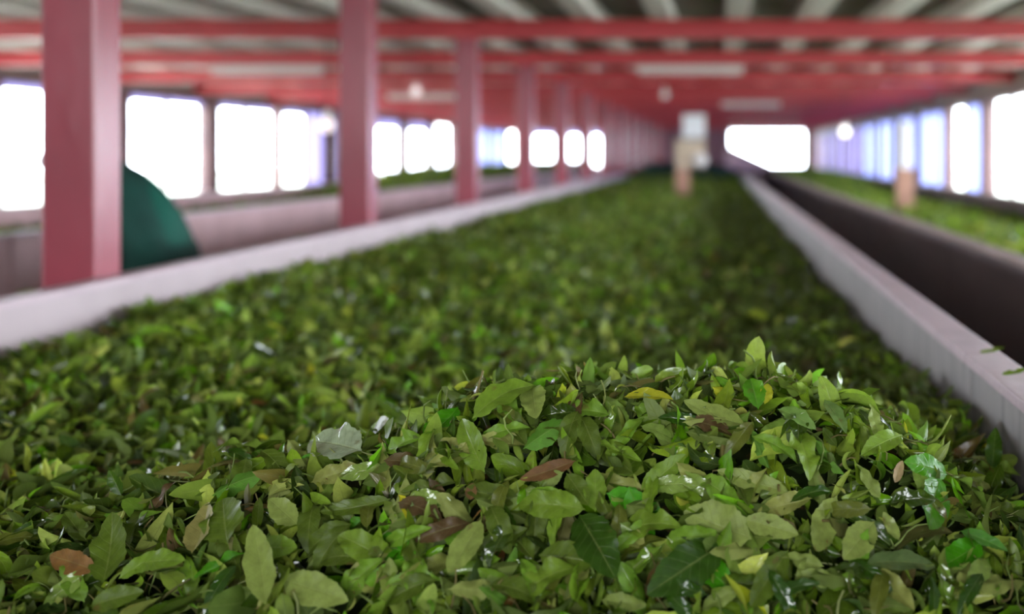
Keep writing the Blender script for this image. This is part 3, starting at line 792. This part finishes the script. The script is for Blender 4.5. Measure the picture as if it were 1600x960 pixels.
# ------------------------------------------------------------------ lamps
def tube(xc, y, ln, label):
    z = BB
    e = empty('tube_lamp', (xc, y, z), label, 'lamp', 'unlit tube lamps fixed below the beams')
    off = (xc, y, z)
    boxes('batten', [(xc - ln / 2, xc + ln / 2, y - .03, y + .03, z - .035, z)], M['batten'], e, .004, off)
    for s_ in (-1, 1):
        boxes('lamp_holder', [(xc + s_ * (ln / 2 - .02) - .015, xc + s_ * (ln / 2 - .02) + .015, y - .02, y + .02, z - .075, z - .035)], M['batten'], e, .003, off)
    lathe('glass_tube', [(.013, -ln / 2 + .02), (.016, -ln / 2 + .03), (.016, ln / 2 - .03), (.013, ln / 2 - .02)], M['tube'], e, (0, 0, -.06), axis='X', seg=14)
yb = lambda k: Y1 + S * k + .06
tube(-.25, yb(3), .95, 'white tube lamp below the beam straight over the leaf trough')
tube(-4.05, yb(3), 1.0, 'white tube lamp below the beam near the aisle windows')
tube(-3.9, yb(5), .9, 'white tube lamp further off above the pale pink trough')
tube(.5, yb(6), .9, 'dim tube lamp far off above the leaf trough')
def bulb(X, Y, z, lit, label):
    e = empty('hanging_bulb', (X, Y, CEIL), label, 'lamp', 'round bulbs hanging on cords')
    d = z - CEIL
    lathe('cord', [(.004, d + .1), (.004, 0)], M['cord'], e, seg=8)
    lathe('bulb_socket', [(.016, d + .05), (.022, d + .055), (.022, d + .1), (.012, d + .115)], M['batten'], e, seg=14)
    lathe('glass_bulb', [(.002, d - .055), (.03, d - .045), (.048, d - .01), (.046, d + .02), (.025, d + .05), (.016, d + .06)], M[lit], e, seg=18)
bulb(1.49, 12.05, ZC + .26, 'lit', 'lit round bulb hanging near the tall bluish windows')
bulb(-3.45, 11.7, ZC + .71, 'dim', 'dimly lit bulb hanging above the pale pink trough')
bulb(-.68, 13.1, ZC + .75, 'tube', 'unlit bulb hanging high above the leaf trough')
bulb(-2.75, 7.2, ZC + .20, 'dim', 'bulb hanging over the aisle beside the second red post')

# ------------------------------------------------------------------ worker bending over the far trough
def person():
    X0, Y0 = -2.325, 4.25
    p = empty('person', (X0, Y0, 0), 'person in green clothing bending over behind the nearest red post', 'person')
    bm = bmesh.new(); lay = bm.verts.layers.skin.verify()
    def V(x, y, z, r, r2=None):
        v = bm.verts.new((x, y, z)); v[lay].radius = (r, r2 or r); return v
    def E(a, b): bm.edges.new((a, b)); return b
    pel = V(0, 0, .90, .10, .14); pel[lay].use_root = True
    wa = E(pel, V(-.05, 0, 1.01, .085, .12)); ch = E(wa, V(-.15, 0, 1.12, .085, .14)); sh = E(ch, V(-.23, 0, 1.20, .07, .12))
    nk = E(sh, V(-.29, 0, 1.25, .052)); hd0 = E(nk, V(-.345, 0, 1.28, .05))
    for s in (-1, 1):
        hp_ = E(pel, V(.0, s * .10, .84, .09)); kn = E(hp_, V(-.03, s * .11, .47, .058)); an = E(kn, V(.03, s * .12, .09, .038)); E(an, V(-.05, s * .125, .045, .036)); 
        fo = V(-.15, s * .13, .035, .03); E(bm.verts[-1] if False else an, fo)
        ar = E(sh, V(-.23, s * .17, 1.20, .055)); el = E(ar, V(-.285, s * .22, .98, .04)); wr = E(el, V(-.335, s * .17, .77, .026)); pa = E(wr, V(-.35, s * .16, .70, .03, .018))
        for f in range(4):
            k1 = E(pa, V(-.355, s * (.16 + (f - 1.5) * .02), .655, .009)); k2 = E(k1, V(-.348, s * (.16 + (f - 1.5) * .022), .62 + .006 * abs(f - 1.3), .008)); E(k2, V(-.33, s * (.16 + (f - 1.5) * .022), .60 + .007 * abs(f - 1.3), .007))
        t1 = E(pa, V(-.335, s * .118, .685, .010)); E(t1, V(-.33, s * .105, .65, .008))
    me = bpy.data.meshes.new('body'); bm.to_mesh(me); bm.free()
    tmp = bpy.data.objects.new('body', me); C.objects.link(tmp)
    tmp.modifiers.new('skin', 'SKIN'); sb = tmp.modifiers.new('sub', 'SUBSURF'); sb.levels = 2
    dg = bpy.context.evaluated_depsgraph_get()
    bme = bpy.data.meshes.new_from_object(tmp.evaluated_get(dg))
    bpy.data.objects.remove(tmp)
    bm = bmesh.new(); bm.from_mesh(bme)
    HC = Vector((-.368, 0, 1.287)); F = Vector((-.78, 0, -.62)).normalized(); U = Vector((F.z, 0, -F.x)); Sd = Vector((0, 1, 0))
    def blob(f, sd, u, rf, rs, ru, seg=20, fn=None):
        g = bmesh.ops.create_uvsphere(bm, u_segments=seg, v_segments=seg * 2 // 3, radius=1)
        for v in g['verts']:
            d = v.co.copy(); k = fn(d) if fn else Vector((1, 1, 1))
            v.co = HC + F * (f + d.x * rf * k.x) + Sd * (sd + d.y * rs * k.y) + U * (u + d.z * ru * k.z)
    def skull(d):                                # narrower jaw, flatter face, fuller back of the head
        j = max(0, -d.z)
        return Vector((1.0 - .10 * max(0, d.x) + (-.22 * j if d.x < 0 else .0), 1 - .30 * j ** 1.5, 1))
    blob(0, 0, .01, .096, .076, .118, 36, skull)
    blob(.088, 0, -.008, .020, .011, .030); blob(.098, 0, -.028, .018, .017, .013)      # nose
    blob(.082, 0, -.056, .016, .024, .006); blob(.080, 0, -.066, .016, .021, .007)      # lips
    blob(.074, 0, -.092, .020, .022, .016)                                              # chin
    blob(.080, 0, .032, .014, .052, .008)                                               # brow
    for q in (-1, 1):
        blob(.060, q * .040, -.022, .022, .020, .020)                                   # cheeks
        blob(-.004, q * .076, -.006, .018, .010, .030)                                  # ears
    me = bpy.data.meshes.new('body'); bm.to_mesh(me); bm.free()
    o = link('body', me, M['skin'], p)
    rm = o.modifiers.new('join', 'REMESH'); rm.mode = 'VOXEL'; rm.voxel_size = .0055; rm.use_smooth_shade = True
    sm = o.modifiers.new('soft', 'SMOOTH'); sm.iterations = 2; sm.factor = .5
    for q in (-1, 1):
        c_ = HC + F * .079 + Sd * (q * .030) + U * .010
        ey = lathe('eye', [(.001, -.0095), (.007, -.007), (.0095, 0), (.007, .007), (.001, .0095)], M['card'], p, tuple(c_ - F * .004), 14)
        lathe('iris', [(.001, -.0045), (.0035, -.0035), (.005, 0), (.0035, .0035), (.001, .0045)], M['hair'], ey, tuple(c_ + F * .0025 - U * .002), 12)
        lathe('eyelid', [(.001, -.0125), (.007, -.009), (.0085, 0), (.007, .009), (.001, .0125)], M['skin'], p, tuple(c_ + U * .0065 - F * .001), 12, 'Y')
        lathe('eyebrow', [(.001, -.018), (.004, -.010), (.0045, 0), (.004, .010), (.001, .018)], M['hair'], p, tuple(HC + F * .091 + Sd * (q * .030) + U * .035), 10, 'Y')
    bm = bmesh.new(); g = bmesh.ops.create_uvsphere(bm, u_segments=40, v_segments=28, radius=1)
    for v in g['verts']:
        d = v.co.copy(); k = skull(d); ripple = 1 + .012 * math.sin(26 * math.atan2(d.y, d.z + .3))
        v.co = HC + F * (-.008 + d.x * .106 * k.x * ripple) + Sd * (d.y * .086 * k.y * ripple) + U * (.014 + d.z * .124 * ripple)
    cut = [v for v in bm.verts if (v.co - HC).dot(F) > .035 + .30 * max(-.2, (v.co - HC).dot(U) - .02) or (v.co - HC).dot(U) < -.075]
    bmesh.ops.delete(bm, geom=cut, context='VERTS')
    g = bmesh.ops.create_uvsphere(bm, u_segments=20, v_segments=14, radius=1)
    for v in g['verts']: v.co = HC - F * .105 + U * .035 + v.co * .040 * (1 + .05 * math.sin(14 * v.co.z))
    for f in bm.faces: f.smooth = True
    me = bpy.data.meshes.new('hair'); bm.to_mesh(me); bm.free()
    h_ = link('hair', me, M['hair'], p); sd = h_.modifiers.new('thick', 'SOLIDIFY'); sd.thickness = .006
    def loft(name, rings, m, close=True, fold=.0, nf=9):
        bm = bmesh.new(); seg = 48; R = []
        for k, (x, z, rx, ry, tilt) in enumerate(rings):
            ring = []
            for i in range(seg):
                a = 2 * PI * i / seg
                f = 1 + fold * math.sin(nf * a + k * .25) * (k / len(rings)) 
                cx, cy = rx * f * math.cos(a), ry * f * math.sin(a)
                ring.append(bm.verts.new((x + cx * math.cos(tilt), cy, z - cx * math.sin(tilt))))
            R.append(ring)
        for a, b in zip(R, R[1:]):
            for i in range(seg): bm.faces.new((a[i], a[(i + 1) % seg], b[(i + 1) % seg], b[i]))
        bmesh.ops.recalc_face_normals(bm, faces=bm.faces)
        for f in bm.faces: f.smooth = True
        me = bpy.data.meshes.new(name); bm.to_mesh(me); bm.free()
        o = link(name, me, m, p); sd = o.modifiers.new('thick', 'SOLIDIFY'); sd.thickness = .004; sd.offset = 1
        s2 = o.modifiers.new('sub', 'SUBSURF'); s2.levels = 1; s2.render_levels = 2
        return o
    # tilt: ring plane normal leans forward (-x) going up the bent back
    loft('blouse', [(-.285, 1.275, .068, .085, -1.15), (-.25, 1.262, .098, .17, -1.05), (-.205, 1.225, .120, .215, -.95), (-.15, 1.165, .145, .215, -.8), (-.085, 1.08, .150, .20, -.6), (-.02, .98, .140, .20, -.3), (.0, .90, .135, .21, 0)], M['cloth'], fold=.04)
    loft('skirt', [(.0, .985, .13, .195, -.1), (.005, .90, .140, .215, 0), (.0, .78, .150, .23, 0), (-.01, .55, .175, .24, 0), (-.01, .30, .19, .26, 0), (-.01, .12, .205, .275, 0)], M['cloth'], fold=.07, nf=11)
    # shawl hanging diagonally over the back
    bm = bmesh.new(); rows = []
    path = [(-.30, 1.31, -.13), (-.21, 1.355, -.12), (-.14, 1.32, -.13), (-.07, 1.28, -.14), (.0, 1.225, -.16), (.06, 1.15, -.17), (.10, 1.07, -.17), (.128, .97, -.18), (.145, .86, -.19)]
    for k, (x, z, y) in enumerate(path):
        r = []
        for i in range(9):
            t = i / 8 - .5
            drop = .10 * (2 * t) ** 2
            r.append(bm.verts.new((x - drop * .5 + .008 * math.sin(i * 2.1 + k * .4), y + .16 + t * .30, z - drop + .008 * math.sin(i * 1.7))))
        rows.append(r)
    for a, b in zip(rows, rows[1:]):
        for i in range(8): bm.faces.new((a[i], a[i + 1], b[i + 1], b[i]))
    for f in bm.faces: f.smooth = True
    me = bpy.data.meshes.new('shawl'); bm.to_mesh(me); bm.free()
    o = link('shawl', me, M['cloth2'], p); sd = o.modifiers.new('thick', 'SOLIDIFY'); sd.thickness = .006; s2 = o.modifiers.new('sub', 'SUBSURF'); s2.levels = 1; s2.render_levels = 2
    for s in (-1, 1):
        bm = bmesh.new(); lay = bm.verts.layers.skin.verify(); pv = None
        for (x, y, z, r) in ((-.20, s * .13, 1.22, .080), (-.245, s * .185, 1.18, .072), (-.27, s * .205, 1.10, .060), (-.288, s * .22, 1.0, .052)):
            v = bm.verts.new((x, y, z)); v[lay].radius = (r, r)
            if pv: bm.edges.new((pv, v))
            else: v[lay].use_root = True
            pv = v
        me = bpy.data.meshes.new('sleeve'); bm.to_mesh(me); bm.free(); o = link('sleeve', me, M['cloth'], p)
        o.modifiers.new('skin', 'SKIN'); q = o.modifiers.new('sub', 'SUBSURF'); q.levels = 1; q.render_levels = 2
person()
